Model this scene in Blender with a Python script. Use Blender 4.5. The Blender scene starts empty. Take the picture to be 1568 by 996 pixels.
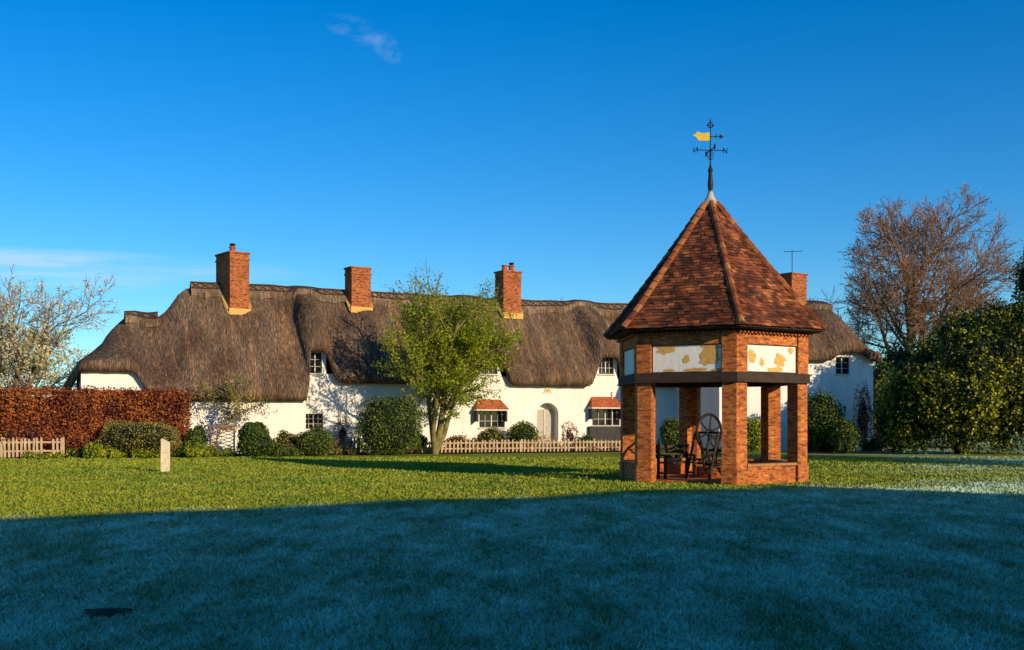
import bpy, math, random, bmesh
import numpy as np
from mathutils import Vector, noise
R=random.Random(7)
F=1681.0; EYE=1.6
def gx(px,Y): return (px-784)/F*Y
def gz(py,Y): return EYE+(642-py)*Y/F
sc=bpy.context.scene
COL=sc.collection
# ---------------------------------------------------------------- materials
def newmat(name):
    m=bpy.data.materials.new(name); m.use_nodes=True
    nt=m.node_tree; nt.nodes.clear()
    out=nt.nodes.new('ShaderNodeOutputMaterial'); b=nt.nodes.new('ShaderNodeBsdfPrincipled')
    nt.links.new(b.outputs[0],out.inputs[0])
    b.inputs['Specular IOR Level'].default_value=0.25
    return m,nt,b,out
def N(nt,t,**kw):
    n=nt.nodes.new(t)
    for k,v in kw.items(): setattr(n,k,v)
    return n
def ramp(nt,fac,stops):
    r=nt.nodes.new('ShaderNodeValToRGB'); e=r.color_ramp.elements
    while len(e)<len(stops): e.new(0.5)
    for i,(p,c) in enumerate(stops):
        e[i].position=p; e[i].color=(*c,1)
    nt.links.new(fac,r.inputs[0]); return r.outputs[0]
def mapping(nt,src,scale):
    mp=nt.nodes.new('ShaderNodeMapping'); mp.inputs['Scale'].default_value=scale
    nt.links.new(src,mp.inputs[0]); return mp.outputs[0]
def noisef(nt,vec,scale,detail=4,rough=.55):
    n=nt.nodes.new('ShaderNodeTexNoise'); n.inputs['Scale'].default_value=scale
    n.inputs['Detail'].default_value=detail; n.inputs['Roughness'].default_value=rough
    nt.links.new(vec,n.inputs['Vector']); return n.outputs[0]
def mix(nt,a,b,fac,mode='MIX'):
    m=nt.nodes.new('ShaderNodeMix'); m.data_type='RGBA'; m.blend_type=mode
    for s,i in ((fac,0),(a,6),(b,7)):
        if isinstance(s,(int,float)): m.inputs[i].default_value=s
        elif isinstance(s,tuple): m.inputs[i].default_value=(*s,1)
        else: nt.links.new(s,m.inputs[i])
    return m.outputs[2]
def bump(nt,b,h,st=.5,dist=.02):
    n=nt.nodes.new('ShaderNodeBump'); n.inputs['Strength'].default_value=st; n.inputs['Distance'].default_value=dist
    nt.links.new(h,n.inputs['Height']); nt.links.new(n.outputs[0],b.inputs['Normal'])
def tc(nt,o='Object'): return nt.nodes.new('ShaderNodeTexCoord').outputs[o]
def MAn(nt,op,a,b=None,c=None,clamp=False):
    n=N(nt,'ShaderNodeMath',operation=op); n.use_clamp=clamp
    for i,v_ in enumerate((a,b,c)):
        if v_ is None: continue
        if isinstance(v_,(int,float)): n.inputs[i].default_value=v_
        else: nt.links.new(v_,n.inputs[i])
    return n.outputs[0]
def simple(name,c,rough=.8,var=.25,scale=3,metal=0,bs=.2):
    m,nt,b,o=newmat(name); v=tc(nt)
    f=noisef(nt,v,scale,5)
    c1=tuple(x*(1-var) for x in c); c2=tuple(min(1,x*(1+var)) for x in c)
    nt.links.new(ramp(nt,f,[(.3,c1),(.7,c2)]),b.inputs['Base Color'])
    b.inputs['Roughness'].default_value=rough; b.inputs['Metallic'].default_value=metal
    if bs: bump(nt,b,noisef(nt,v,scale*8,4),bs,.01)
    return m
def m_brick(name,c1,c2,dark,mortar,acc=(.66,.30,.08)):
    m,nt,b,o=newmat(name); uv=tc(nt,'UV')
    br=N(nt,'ShaderNodeTexBrick'); nt.links.new(uv,br.inputs['Vector'])
    br.inputs['Scale'].default_value=1; br.inputs['Brick Width'].default_value=.225; br.inputs['Row Height'].default_value=.075
    br.inputs['Mortar Size'].default_value=.006; br.inputs['Mortar Smooth'].default_value=.3
    br.inputs['Color1'].default_value=(*c1,1); br.inputs['Color2'].default_value=(*c2,1); br.inputs['Mortar'].default_value=(*mortar,1)
    f=noisef(nt,mapping(nt,uv,(4.4,13,1)),1,1)
    c=mix(nt,br.outputs[0],dark,ramp(nt,f,[(.50,(0,0,0)),(.62,(.8,.8,.8))]))
    f1=noisef(nt,mapping(nt,uv,(4.4,13,1)),1.37,1)
    c=mix(nt,c,acc,ramp(nt,f1,[(.54,(0,0,0)),(.66,(.7,.7,.7))]))
    f2=noisef(nt,tc(nt),1.3,4)
    c=mix(nt,c,(.55,.47,.42),ramp(nt,f2,[(.4,(0,0,0)),(.7,(.7,.7,.7))]),'MULTIPLY')
    nt.links.new(c,b.inputs['Base Color']); b.inputs['Roughness'].default_value=.9
    inv=MAn(nt,'SUBTRACT',1.0,br.outputs[1])
    bump(nt,b,inv,.6,.015)
    return m
def m_white(name,c=(.86,.82,.75)):
    m,nt,b,o=newmat(name); v=tc(nt)
    f=noisef(nt,v,.9,6,.65)
    c0=ramp(nt,f,[(.3,tuple(x*.88 for x in c)),(.6,c)])
    st=noisef(nt,mapping(nt,v,(3,3,.35)),1.2,5)
    c1=mix(nt,c0,(.78,.76,.68),ramp(nt,st,[(.5,(0,0,0)),(.75,(.5,.5,.5))]),'MULTIPLY')
    nt.links.new(c1,b.inputs['Base Color']); b.inputs['Roughness'].default_value=.9
    bump(nt,b,noisef(nt,v,3.5,6),.4,.04); return m
def m_thatch(name,c1,c2,c3):
    m,nt,b,o=newmat(name); uv=tc(nt,'UV')
    f=noisef(nt,mapping(nt,uv,(9,.8,1)),2.2,7,.72)
    big=noisef(nt,mapping(nt,uv,(.5,.25,1)),1.4,4,.6)
    c=ramp(nt,f,[(.34,c1),(.5,c2),(.66,c3)])
    c=mix(nt,c,(.52,.48,.46),ramp(nt,big,[(.38,(.9,.9,.9)),(.60,(0,0,0))]),'MULTIPLY')
    f3=noisef(nt,mapping(nt,uv,(30,4,1)),1,3)
    c=mix(nt,c,(.42,.38,.34),ramp(nt,f3,[(.42,(.9,.9,.9)),(.58,(0,0,0))]),'MULTIPLY')
    st=noisef(nt,mapping(nt,uv,(2.2,.12,1)),1.5,4,.6)
    c=mix(nt,c,(1.75,1.5,1.25),ramp(nt,st,[(.48,(0,0,0)),(.64,(.95,.95,.95))]),'MULTIPLY')
    mo=noisef(nt,mapping(nt,uv,(1.5,1.5,1)),1.7,5)
    c=mix(nt,c,(.12,.11,.03),ramp(nt,mo,[(.60,(0,0,0)),(.74,(.45,.45,.45))]))
    nt.links.new(c,b.inputs['Base Color']); b.inputs['Roughness'].default_value=.95
    bump(nt,b,MAn(nt,'ADD',f,f3),1.0,.13); return m
def m_leaf(name,dark,mid,light,transl=.3,sc_=1.2):
    m,nt,b,o=newmat(name)
    at=N(nt,'ShaderNodeAttribute',attribute_name='Col')
    f=noisef(nt,tc(nt),sc_,3)
    sb=MAn(nt,'SUBTRACT',at.outputs['Fac'],.5)
    ad=MAn(nt,'MULTIPLY_ADD',f,1.7,MAn(nt,'MULTIPLY_ADD',sb,.75,-.35))
    c=ramp(nt,ad,[(.15,dark),(.5,mid),(.85,light)])
    nt.links.new(c,b.inputs['Base Color']); b.inputs['Roughness'].default_value=.6
    if transl>0:
        tr=N(nt,'ShaderNodeBsdfTranslucent'); nt.links.new(c,tr.inputs[0])
        mx=N(nt,'ShaderNodeMixShader'); mx.inputs[0].default_value=transl
        nt.links.new(b.outputs[0],mx.inputs[1]); nt.links.new(tr.outputs[0],mx.inputs[2]); nt.links.new(mx.outputs[0],o.inputs[0])
    return m
def m_tile(name):
    m,nt,b,o=newmat(name)
    at=N(nt,'ShaderNodeAttribute',attribute_name='Col'); v=tc(nt)
    c=ramp(nt,at.outputs['Fac'],[(.0,(.075,.032,.018)),(.3,(.16,.052,.025)),(.6,(.27,.078,.03)),(.85,(.38,.11,.036)),(1,(.50,.19,.065))])
    f=noisef(nt,v,1.6,6,.65)
    c=mix(nt,c,(.38,.33,.27),ramp(nt,f,[(.42,(.9,.9,.9)),(.62,(0,0,0))]),'MULTIPLY')
    g=noisef(nt,v,14,5,.7)
    c=mix(nt,c,(.30,.27,.15),ramp(nt,g,[(.62,(0,0,0)),(.72,(.6,.6,.6))]))
    nt.links.new(c,b.inputs['Base Color']); b.inputs['Roughness'].default_value=.85
    bump(nt,b,noisef(nt,v,40,4),.4,.01); return m

M={}
M['brick']=m_brick('well_brick',(.62,.17,.034),(.48,.11,.026),(.17,.05,.024),(.44,.27,.12),(.72,.34,.08))
M['brickc']=m_brick('chimney_brick',(.50,.13,.035),(.36,.085,.028),(.11,.04,.025),(.34,.20,.11),(.58,.25,.07))
M['white']=m_white('limewash'); M['panel']=m_white('panel_render',(.88,.84,.76))
M['sand']=simple('exposed_render',(.66,.38,.11),.95,.22,12)
M['thatch']=m_thatch('thatch',(.09,.056,.040),(.27,.178,.118),(.50,.36,.235))
M['ridge']=m_thatch('thatch_ridge',(.20,.135,.095),(.42,.30,.205),(.60,.45,.31))
M['tile']=m_tile('clay_tile')
M['wood']=simple('dark_timber',(.05,.032,.022),.8,.3,6)
M['lig']=simple('hazel_rods',(.055,.035,.025),.8,.3,6)
M['iron']=simple('iron',(.022,.019,.018),.6,.3,10,.3)
M['gold']=simple('gilding',(.85,.52,.06),.35,.1,5,.6)
M['lead']=simple('lead_cap',(.45,.40,.33),.6,.2,8)
M['frame']=simple('white_paint',(.66,.63,.56),.6,.1,5)
M['dframe']=simple('dark_frame',(.06,.05,.04),.6,.2,5)
M['glassd']=newmat('window_glass')[0]
_b=M['glassd'].node_tree.nodes['Principled BSDF']; _b.inputs['Base Color'].default_value=(.012,.015,.018,1); _b.inputs['Roughness'].default_value=.08; _b.inputs['Specular IOR Level'].default_value=.5
M['hood']=m_brick('hood_tile',(.56,.13,.045),(.42,.09,.035),(.20,.06,.04),(.2,.06,.03))
M['picket']=simple('picket_wood',(.48,.34,.21),.85,.3,4)
M['picketd']=simple('weathered_picket',(.24,.13,.08),.85,.35,4)
M['post']=simple('pale_wood',(.80,.66,.44),.8,.2,9)
M['bark']=simple('bark',(.15,.105,.065),.9,.4,5,0,.6)
M['barkg']=simple('mossy_bark',(.20,.17,.06),.9,.4,5,0,.6)
M['twig']=simple('russet_twig',(.25,.145,.08),.9,.35,.35,0,0)
M['soil']=simple('soil',(.05,.035,.022),.95,.4,14,0,.8)
M['stone']=simple('coping',(.38,.19,.08),.9,.3,9)
M['dark']=simple('dark_boards',(.05,.045,.045),.8,.3,6)
M['bush']=m_leaf('box_leaf',(.018,.04,.006),(.07,.11,.012),(.18,.22,.025),0)
M['ivy']=m_leaf('ivy_leaf',(.012,.028,.006),(.042,.085,.010),(.13,.18,.02),0)
M['spring']=m_leaf('spring_leaf',(.13,.18,.006),(.27,.33,.010),(.44,.48,.025),.4)
M['laurel']=m_leaf('laurel_leaf',(.012,.028,.006),(.075,.10,.010),(.38,.36,.02),.12,.55)
M['beech']=m_leaf('beech_leaf',(.06,.013,.008),(.25,.058,.018),(.46,.15,.035),.15)
M['olive']=m_leaf('olive_leaf',(.09,.08,.02),(.20,.17,.04),(.32,.27,.06),0)
M['lime']=m_leaf('euphorbia_leaf',(.07,.11,.008),(.22,.28,.012),(.44,.44,.03),.2)
M['bloss']=m_leaf('blossom',(.48,.44,.16),(.74,.70,.45),(.88,.86,.72),.4)
M['daff']=m_leaf('daffodil_petal',(.7,.5,.05),(.8,.65,.1),(.85,.8,.4),.3)
M['budred']=m_leaf('bud',(.16,.07,.03),(.28,.13,.055),(.40,.21,.09),0)
M['pink']=m_leaf('pink_blossom',(.3,.1,.08),(.5,.25,.2),(.7,.45,.38),.2)
M['core']=simple('dark_core',(.012,.018,.006),1,.4,3,0,0)  # near-black solid filling added inside bushes to block light
M['corer']=simple('dark_beech_core',(.03,.012,.008),1,.4,3,0,0)  # same added filling for beech, keeps light from passing through

# ---------------------------------------------------------------- mesh helpers
def empty(name,loc=(0,0,0)):
    e=bpy.data.objects.new(name,None); e.location=loc; COL.objects.link(e); return e
def link(o,parent):
    COL.objects.link(o)
    if parent:
        o.parent=parent; o.matrix_parent_inverse=parent.matrix_basis.inverted()
    return o
class MB:
    def __init__(s): s.v=[];s.f=[];s.m=[];s.c=[];s.uv={}
    def poly(s,pts,mat=0,col=.5,uv=None):
        i=len(s.v); s.v+= [tuple(p) for p in pts]
        if uv: s.uv[len(s.f)]=uv
        s.f.append(tuple(range(i,i+len(pts)))); s.m.append(mat); s.c.append(col)
    def hexa(s,b,t,mat=0,col=.5):
        b=[Vector(p) for p in b]; t=[Vector(p) for p in t]; n=len(b)
        s.poly(list(reversed(b)),mat,col); s.poly(t,mat,col)
        for i in range(n):
            j=(i+1)%n; s.poly([b[i],b[j],t[j],t[i]],mat,col)
    def box(s,c,sx,sy,sz,u=(1,0,0),w=(0,1,0),mat=0,col=.5,up=(0,0,1)):
        c=Vector(c);u=Vector(u).normalized()*sx/2;w=Vector(w).normalized()*sy/2;k=Vector(up).normalized()*sz/2
        if u.cross(w).dot(k)<0: w=-w
        s.hexa([c-u-w-k,c+u-w-k,c+u+w-k,c-u+w-k],[c-u-w+k,c+u-w+k,c+u+w+k,c-u+w+k],mat,col)
    def prism(s,plan,z0,z1,mat=0,col=.5):
        s.hexa([(x,y,z0) for x,y in plan],[(x,y,z1) for x,y in plan],mat,col)
    def tube(s,pts,rad,sides=5,mat=0,col=.5,cap=True):
        pts=[Vector(p) for p in pts]; base=len(s.v); n=len(pts)
        for i,p in enumerate(pts):
            d=(pts[min(i+1,n-1)]-pts[max(i-1,0)]).normalized()
            a=d.cross(Vector((0,0,1)))
            if a.length<.05: a=d.cross(Vector((1,0,0)))
            a.normalize(); b=d.cross(a)
            r=rad[i] if isinstance(rad,(list,tuple)) else rad
            for k in range(sides):
                t=2*math.pi*k/sides; q=p+(a*math.cos(t)+b*math.sin(t))*r; s.v.append((q.x,q.y,q.z))
        for i in range(n-1):
            for k in range(sides):
                k2=(k+1)%sides
                s.f.append((base+i*sides+k,base+i*sides+k2,base+(i+1)*sides+k2,base+(i+1)*sides+k)); s.m.append(mat); s.c.append(col)
        if cap and sides>3:
            s.f.append(tuple(base+k for k in range(sides))); s.m.append(mat); s.c.append(col)
            s.f.append(tuple(base+(n-1)*sides+k for k in reversed(range(sides)))); s.m.append(mat); s.c.append(col)
    def ring(s,c,ax,r,rr,mat=0,n=28,sides=6):
        c=Vector(c);ax=Vector(ax).normalized();a=ax.cross(Vector((0,0,1)));
        if a.length<.01:a=Vector((1,0,0))
        a.normalize();b=ax.cross(a)
        s.tube([c+(a*math.cos(2*math.pi*i/n)+b*math.sin(2*math.pi*i/n))*r for i in range(n+1)],rr,sides,mat,cap=False)
    def obj(s,name,mats,parent=None,smooth=False,nouv=False):
        me=bpy.data.meshes.new(name); me.from_pydata(s.v,[],s.f)
        for m in mats: me.materials.append(m)
        me.polygons.foreach_set('material_index',s.m)
        if smooth: me.polygons.foreach_set('use_smooth',[True]*len(s.f))
        cols=[]
        for f,c in zip(s.f,s.c): cols+= [c,c,c,1]*len(f)
        ca=me.color_attributes.new('Col','FLOAT_COLOR','CORNER'); ca.data.foreach_set('color',cols)
        if not nouv:
            ul=me.uv_layers.new(name='UVMap'); uvs=[]; Z=Vector((0,0,1))
            for i,p in enumerate(me.polygons):
                if i in s.uv:
                    for q in s.uv[i]: uvs+=[q[0],q[1]]
                    continue
                n=p.normal; t=Z.cross(n)
                if t.length<.05: t=Vector((1,0,0)); b=Vector((0,1,0))
                else: t.normalize(); b=n.cross(t)
                for vi in p.vertices:
                    q=Vector(s.v[vi]); uvs+=[q.dot(t),q.dot(b)]
            ul.data.foreach_set('uv',uvs)
        me.update(); o=bpy.data.objects.new(name,me); return link(o,parent)
def npmesh(name,verts,k,mat,cols,parent=None):
    n=len(verts)//k
    me=bpy.data.meshes.new(name); me.vertices.add(len(verts)); me.vertices.foreach_set('co',verts.astype(np.float32).ravel())
    me.loops.add(n*k); me.loops.foreach_set('vertex_index',np.arange(n*k,dtype=np.int32))
    me.polygons.add(n); me.polygons.foreach_set('loop_start',np.arange(0,n*k,k,dtype=np.int32))
    me.update(calc_edges=True); me.validate()
    ca=me.color_attributes.new('Col','FLOAT_COLOR','POINT')
    c=np.repeat(cols,k).astype(np.float32); ca.data.foreach_set('color',np.stack([c,c,c,np.ones_like(c)],1).ravel())
    me.materials.append(mat); o=bpy.data.objects.new(name,me); return link(o,parent)
rg=np.random.default_rng(5)
def leaves(name,cen,size,mat,parent,nrm=None,asp=.7):
    cen=np.asarray(cen,float); n=len(cen)
    a=rg.normal(size=(n,3)); a/=np.linalg.norm(a,axis=1)[:,None]
    b=rg.normal(size=(n,3))
    if nrm is not None:
        b=b*.7+nrm; a=np.cross(b,a); a/=np.linalg.norm(a,axis=1)[:,None]+1e-9; b=np.cross(a,b)
    else: b=np.cross(a,b)
    b/=np.linalg.norm(b,axis=1)[:,None]+1e-9
    sz=size*rg.uniform(.6,1.3,n)[:,None]
    v=np.stack([cen-a*sz*.5,cen+b*sz*.5*asp,cen+a*sz*.5,cen-b*sz*.5*asp],1).reshape(-1,3)
    return npmesh(name,v,4,mat,rg.uniform(0,1,n),parent)
def nz(p,s,o=0): return noise.noise(Vector((p[0]*s+o,p[1]*s-o,p[2]*s+.37*o)))

def bush(name,c,rad,n,ls,mat,core='core',lump=.25,seed=0,shape=None,freq=1.2,corek=.82):
    e=empty(name,(c[0],c[1],0)); cz=(c[2] if len(c)>2 else 0)+rad[2]
    d=rg.normal(size=(n,3)); d/=np.linalg.norm(d,axis=1)[:,None]
    def rr(q):
        k=1+lump*(nz(q,freq,seed)*1.4+.6*nz(q,freq*2.7,seed+9))
        if shape=='cone': k*= (1-.45*max(q[2],0))
        if shape=='box': k*=1/max(max(abs(q[0]),abs(q[1])),abs(q[2]),.75)**.6
        return k
    ks=np.array([rr(q) for q in d])
    dep=1-np.abs(rg.normal(size=n))*.10+.05*(rg.random(n)<.1)
    pts=d*(ks*dep)[:,None]*np.array(rad)+np.array([c[0],c[1],cz])
    pts=pts[pts[:,2]>.03]
    nr=(pts-np.array([c[0],c[1],cz]))/np.array(rad)**2; nr/=np.linalg.norm(nr,axis=1)[:,None]
    leaves('foliage',pts,ls,M[mat],e,nr*.8)
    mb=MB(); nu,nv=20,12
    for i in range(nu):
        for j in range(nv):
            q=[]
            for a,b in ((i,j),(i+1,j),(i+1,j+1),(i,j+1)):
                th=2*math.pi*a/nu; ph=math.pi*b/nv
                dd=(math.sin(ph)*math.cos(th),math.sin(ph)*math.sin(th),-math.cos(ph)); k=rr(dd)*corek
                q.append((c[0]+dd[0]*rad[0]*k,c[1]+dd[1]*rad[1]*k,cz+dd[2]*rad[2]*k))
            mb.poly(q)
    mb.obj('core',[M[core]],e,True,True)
    return e
def rotv(d,ang,az):
    a=d.cross(Vector((0,0,1)))
    if a.length<.1: a=d.cross(Vector((1,0,0)))
    a.normalize(); b=d.cross(a)
    return (d*math.cos(ang)+(a*math.cos(az)+b*math.sin(az))*math.sin(ang)).normalized()
def grow(mb,p,d,L,r,lvl,cfg,rr,tips):
    mx=cfg['levels']; ns=5 if lvl==0 else (4 if lvl<mx-1 else 2)
    pts=[p.copy()]; dirs=[d]
    for i in range(ns):
        w=cfg.get('wig',.18)
        d=(d+Vector((rr.gauss(0,w),rr.gauss(0,w),rr.gauss(0,w)))+Vector((0,0,cfg.get('up',.08)))).normalized()
        p=p+d*L/ns; pts.append(p.copy()); dirs.append(d)
    rad=[r*(1-.5*i/ns) for i in range(ns+1)]
    if lvl==mx: rad[-1]=r*.25
    mb.tube(pts,rad,7 if lvl==0 else (5 if lvl==1 else (4 if lvl<mx-1 else 3)),mat=0 if lvl<cfg.get('twl',99) else 1,cap=False)
    if lvl>=mx-1: tips.append((pts,lvl))
    if lvl==mx: return
    n=cfg['n'][lvl]; az=rr.uniform(0,6.28)
    for k in range(n):
        t=cfg['t0'][lvl]+(1-cfg['t0'][lvl])*(k+rr.random()*.8)/n
        i=min(int(t*ns),ns-1); fr=t*ns-i
        q=pts[i].lerp(pts[i+1],fr); az+=2.4+rr.uniform(-.4,.4)
        ang=math.radians(rr.uniform(*cfg['ang'][lvl]))*(1.1-.45*t)
        grow(mb,q,rotv(dirs[i],ang,az),L*cfg['ratio'][lvl]*rr.uniform(.75,1.15)*(1.15-.4*t),max(r*(1-.5*t)*cfg.get('rr',.6),cfg['rmin']),lvl+1,cfg,rr,tips)
def tree(name,base,stems,cfg,seed,bark='bark',twig='twig'):
    rr=random.Random(seed); e=empty(name,base); mb=MB(); tips=[]
    for (d,L,r) in stems:
        grow(mb,Vector(base)-Vector((0,0,.05)),Vector(d).normalized(),L,r,0,cfg,rr,tips)
    mb.obj('trunk_and_branches',[M[bark],M[twig]],e,True,True)
    return e,tips,rr

# ---------------------------------------------------------------- ground
def lawn_h(x,y):
    return 0.03*noise.noise(Vector((x*.25,y*.18,0)))
def axis(a,b,step,far):
    l=list(np.arange(a,b+1e-6,step)); return [-far,-far*.3,a-40]+l+[b+40,far*.3,far]
xs=axis(-34,34,1.0,3000); ys=axis(2,72,.8,3000)
mb=MB()
for j,y in enumerate(ys):
    for i,x in enumerate(xs):
        mb.v.append((x,y,lawn_h(x,y) if (2<=y<=72 and abs(x)<=34) else 0))
nx=len(xs)
for j in range(len(ys)-1):
    for i in range(nx-1):
        mb.f.append((j*nx+i,j*nx+i+1,(j+1)*nx+i+1,(j+1)*nx+i)); mb.m.append(0); mb.c.append(.5)
def grasscol(nt,vec):
    big=noisef(nt,vec,.16,3,.6); med=noisef(nt,mapping(nt,vec,(1,.6,1)),1.1,5,.7)
    c=ramp(nt,big,[(.35,(.13,.22,.006)),(.65,(.25,.29,.009))])
    c=mix(nt,c,(.40,.35,.022),ramp(nt,med,[(.42,(0,0,0)),(.70,(.85,.85,.85))]))
    fr=noisef(nt,mapping(nt,vec,(1.5,.55,1)),.75,8,.82)
    sp=N(nt,'ShaderNodeSeparateXYZ'); nt.links.new(vec,sp.inputs[0])
    # unmelted rime plus shaded-grass tone, both masked along the house's cast-shadow edge
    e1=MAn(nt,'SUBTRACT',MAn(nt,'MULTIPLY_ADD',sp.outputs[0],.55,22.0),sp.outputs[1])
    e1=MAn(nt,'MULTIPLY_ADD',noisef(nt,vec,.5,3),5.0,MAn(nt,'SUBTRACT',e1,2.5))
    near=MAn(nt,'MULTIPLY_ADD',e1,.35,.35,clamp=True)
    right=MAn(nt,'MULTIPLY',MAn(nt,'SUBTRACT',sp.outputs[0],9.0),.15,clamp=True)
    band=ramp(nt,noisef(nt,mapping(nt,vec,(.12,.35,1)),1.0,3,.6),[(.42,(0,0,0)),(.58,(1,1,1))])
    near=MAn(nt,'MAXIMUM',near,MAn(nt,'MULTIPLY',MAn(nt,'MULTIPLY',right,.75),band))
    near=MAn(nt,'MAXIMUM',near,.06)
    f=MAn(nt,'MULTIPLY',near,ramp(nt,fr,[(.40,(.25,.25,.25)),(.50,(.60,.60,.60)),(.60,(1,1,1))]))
    c2=mix(nt,c,(.13,.20,.035),MAn(nt,'MULTIPLY',near,.8))  # shaded tone painted into the grass colour, darker inside the shadow-edge mask
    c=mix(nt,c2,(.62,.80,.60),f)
    return c
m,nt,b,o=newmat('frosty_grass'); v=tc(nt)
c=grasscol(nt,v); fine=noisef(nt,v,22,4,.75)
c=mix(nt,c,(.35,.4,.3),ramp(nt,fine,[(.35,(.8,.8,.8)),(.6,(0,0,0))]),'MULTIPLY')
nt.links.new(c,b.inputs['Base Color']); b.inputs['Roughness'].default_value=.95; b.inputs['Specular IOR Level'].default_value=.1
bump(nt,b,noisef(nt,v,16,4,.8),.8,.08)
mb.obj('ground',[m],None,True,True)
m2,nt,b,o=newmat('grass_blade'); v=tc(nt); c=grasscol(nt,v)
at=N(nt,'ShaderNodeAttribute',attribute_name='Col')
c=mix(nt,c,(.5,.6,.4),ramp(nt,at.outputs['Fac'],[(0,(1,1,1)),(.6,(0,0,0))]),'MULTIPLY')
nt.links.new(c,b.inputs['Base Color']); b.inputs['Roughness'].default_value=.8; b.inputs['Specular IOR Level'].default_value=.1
nb=260000
u=rg.uniform(0,1,nb); Yb=6.3*np.exp(u*math.log(46/6.3)); Xb=rg.uniform(-.54,.54,nb)*Yb+rg.uniform(-1,1,nb)
ok=((Xb+3.32)**2+((Yb-9.0)*1.1)**2)>.17**2
Xb=Xb[ok];Yb=Yb[ok];nb=len(Xb)
zb=np.array([lawn_h(x,y) for x,y in zip(Xb,Yb)])
hb=rg.uniform(.015,.05,nb)*(.8+.012*Yb); wb=.0035+.0009*Yb
ang=rg.uniform(0,math.pi,nb); lean=rg.normal(0,.025,(nb,2))
v0=np.stack([Xb-np.cos(ang)*wb,Yb-np.sin(ang)*wb,zb-.005],1); v1=np.stack([Xb+np.cos(ang)*wb,Yb+np.sin(ang)*wb,zb-.005],1)
v2=np.stack([Xb+lean[:,0],Yb+lean[:,1],zb+hb],1)
npmesh('grass',np.stack([v0,v1,v2],1).reshape(-1,3),3,m2,rg.uniform(0,1,nb))
mb=MB()
fl=[(-26,42.2),(-19.5,44.6),(-12,47.6),(-5,49.9),(3,52.6),(9,54.4)]
for a,b_ in zip(fl,fl[1:]):
    mb.poly([(a[0],a[1],.045),(b_[0],b_[1],.045),(b_[0]-.6,b_[1]+2.0,.05),(a[0]-.6,a[1]+2.0,.05)])
mb.obj('garden_bed',[M['soil']])
mb=MB(); cx,cy=-3.32,9.0
ringp=[]
for k in range(28):
    a=2*math.pi*k/28; r_=.19*(1+.18*math.sin(3*a)+.15*R.uniform(-1,1)); ringp.append((cx+r_*math.cos(a),cy+.95*r_*math.sin(a)))
for k in range(28):
    p,q=ringp[k],ringp[(k+1)%28]; mb.poly([(p[0],p[1],.025),(q[0],q[1],.025),(cx,cy,.05)])
mb.obj('molehill',[M['soil']],None,False,True)

# ---------------------------------------------------------------- frames
class Fr:
    def __init__(s,O,a):
        s.O=Vector((O[0],O[1],0)); a=math.radians(a); s.u=Vector((math.cos(a),math.sin(a),0)); s.n=Vector((math.sin(a),-math.cos(a),0))
    def P(s,x,t,z): return s.O+s.u*x+s.n*t+Vector((0,0,z))
    def s_at(s,px,t=0):
        q=s.O+s.n*t; k=(px-784)/F; return (k*q.y-q.x)/(s.u.x-k*s.u.y)
    def z_at(s,px,py,t=0):
        return gz(py,s.P(s.s_at(px,t),t,0).y)
def wall(mb,fr,s0,s1,z0,z1,t,ops,th=.28,mat=0):
    ss=sorted({s0,s1,*[o[0] for o in ops],*[o[1] for o in ops]}); zs=sorted({z0,z1,*[o[2] for o in ops],*[o[3] for o in ops]})
    ss=[x for x in ss if s0<=x<=s1]; zs=[x for x in zs if z0<=x<=z1]
    for a,b in zip(ss,ss[1:]):
        for c,d in zip(zs,zs[1:]):
            ms,mz=(a+b)/2,(c+d)/2
            if any(o[0]<ms<o[1] and o[2]<mz<o[3] for o in ops): continue
            mb.poly([fr.P(a,t,c),fr.P(b,t,c),fr.P(b,t,d),fr.P(a,t,d)],mat)
    for o in ops:
        a,b,c,d=o[:4]
        mb.poly([fr.P(a,t,c),fr.P(a,t,d),fr.P(a,t-th,d),fr.P(a,t-th,c)],mat)
        mb.poly([fr.P(b,t,d),fr.P(b,t,c),fr.P(b,t-th,c),fr.P(b,t-th,d)],mat)
        mb.poly([fr.P(a,t,c),fr.P(a,t-th,c),fr.P(b,t-th,c),fr.P(b,t,c)],mat)
        mb.poly([fr.P(a,t,d),fr.P(b,t,d),fr.P(b,t-th,d),fr.P(a,t-th,d)],mat)
def window(mb,fr,o,t,nx,ny,dep=.12,fm=2,gm=1,bm_=0):
    a,b,c,d=o[:4]; T=t-dep; fw=.055
    mb.poly([fr.P(a,T-.04,c),fr.P(b,T-.04,c),fr.P(b,T-.04,d),fr.P(a,T-.04,d)],gm)
    def bar(x0,x1,y0,y1,th=.05,mm=fm): mb.box(fr.P((x0+x1)/2,T-.005,(y0+y1)/2),x1-x0,th,y1-y0,fr.u,fr.n,mm)
    bar(a,a+fw,c,d);bar(b-fw,b,c,d);bar(a+fw,b-fw,c,c+fw);bar(a+fw,b-fw,d-fw,d)
    for i in range(1,nx):
        x=a+(b-a)*i/nx; w=.025 if (nx%2==0 and i==nx//2) else .009
        bar(x-w,x+w,c+fw,d-fw,.045,bm_)
    for j in range(1,ny):
        z=c+(d-c)*j/ny; bar(a+fw,b-fw,z-.009,z+.009,.035,bm_)
    mb.box(fr.P((a+b)/2,t+.02,c-.03),b-a+.14,.16,.05,fr.u,fr.n,0)
def interp(x,pts):
    if x<=pts[0][0]: return pts[0][1]
    for (a,b),(c,d) in zip(pts,pts[1:]):
        if x<=c: return b+(d-b)*(x-a)/(c-a)
    return pts[-1][1]
def sst(x): x=max(0,min(1,x)); return x*x*(3-2*x)
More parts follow.
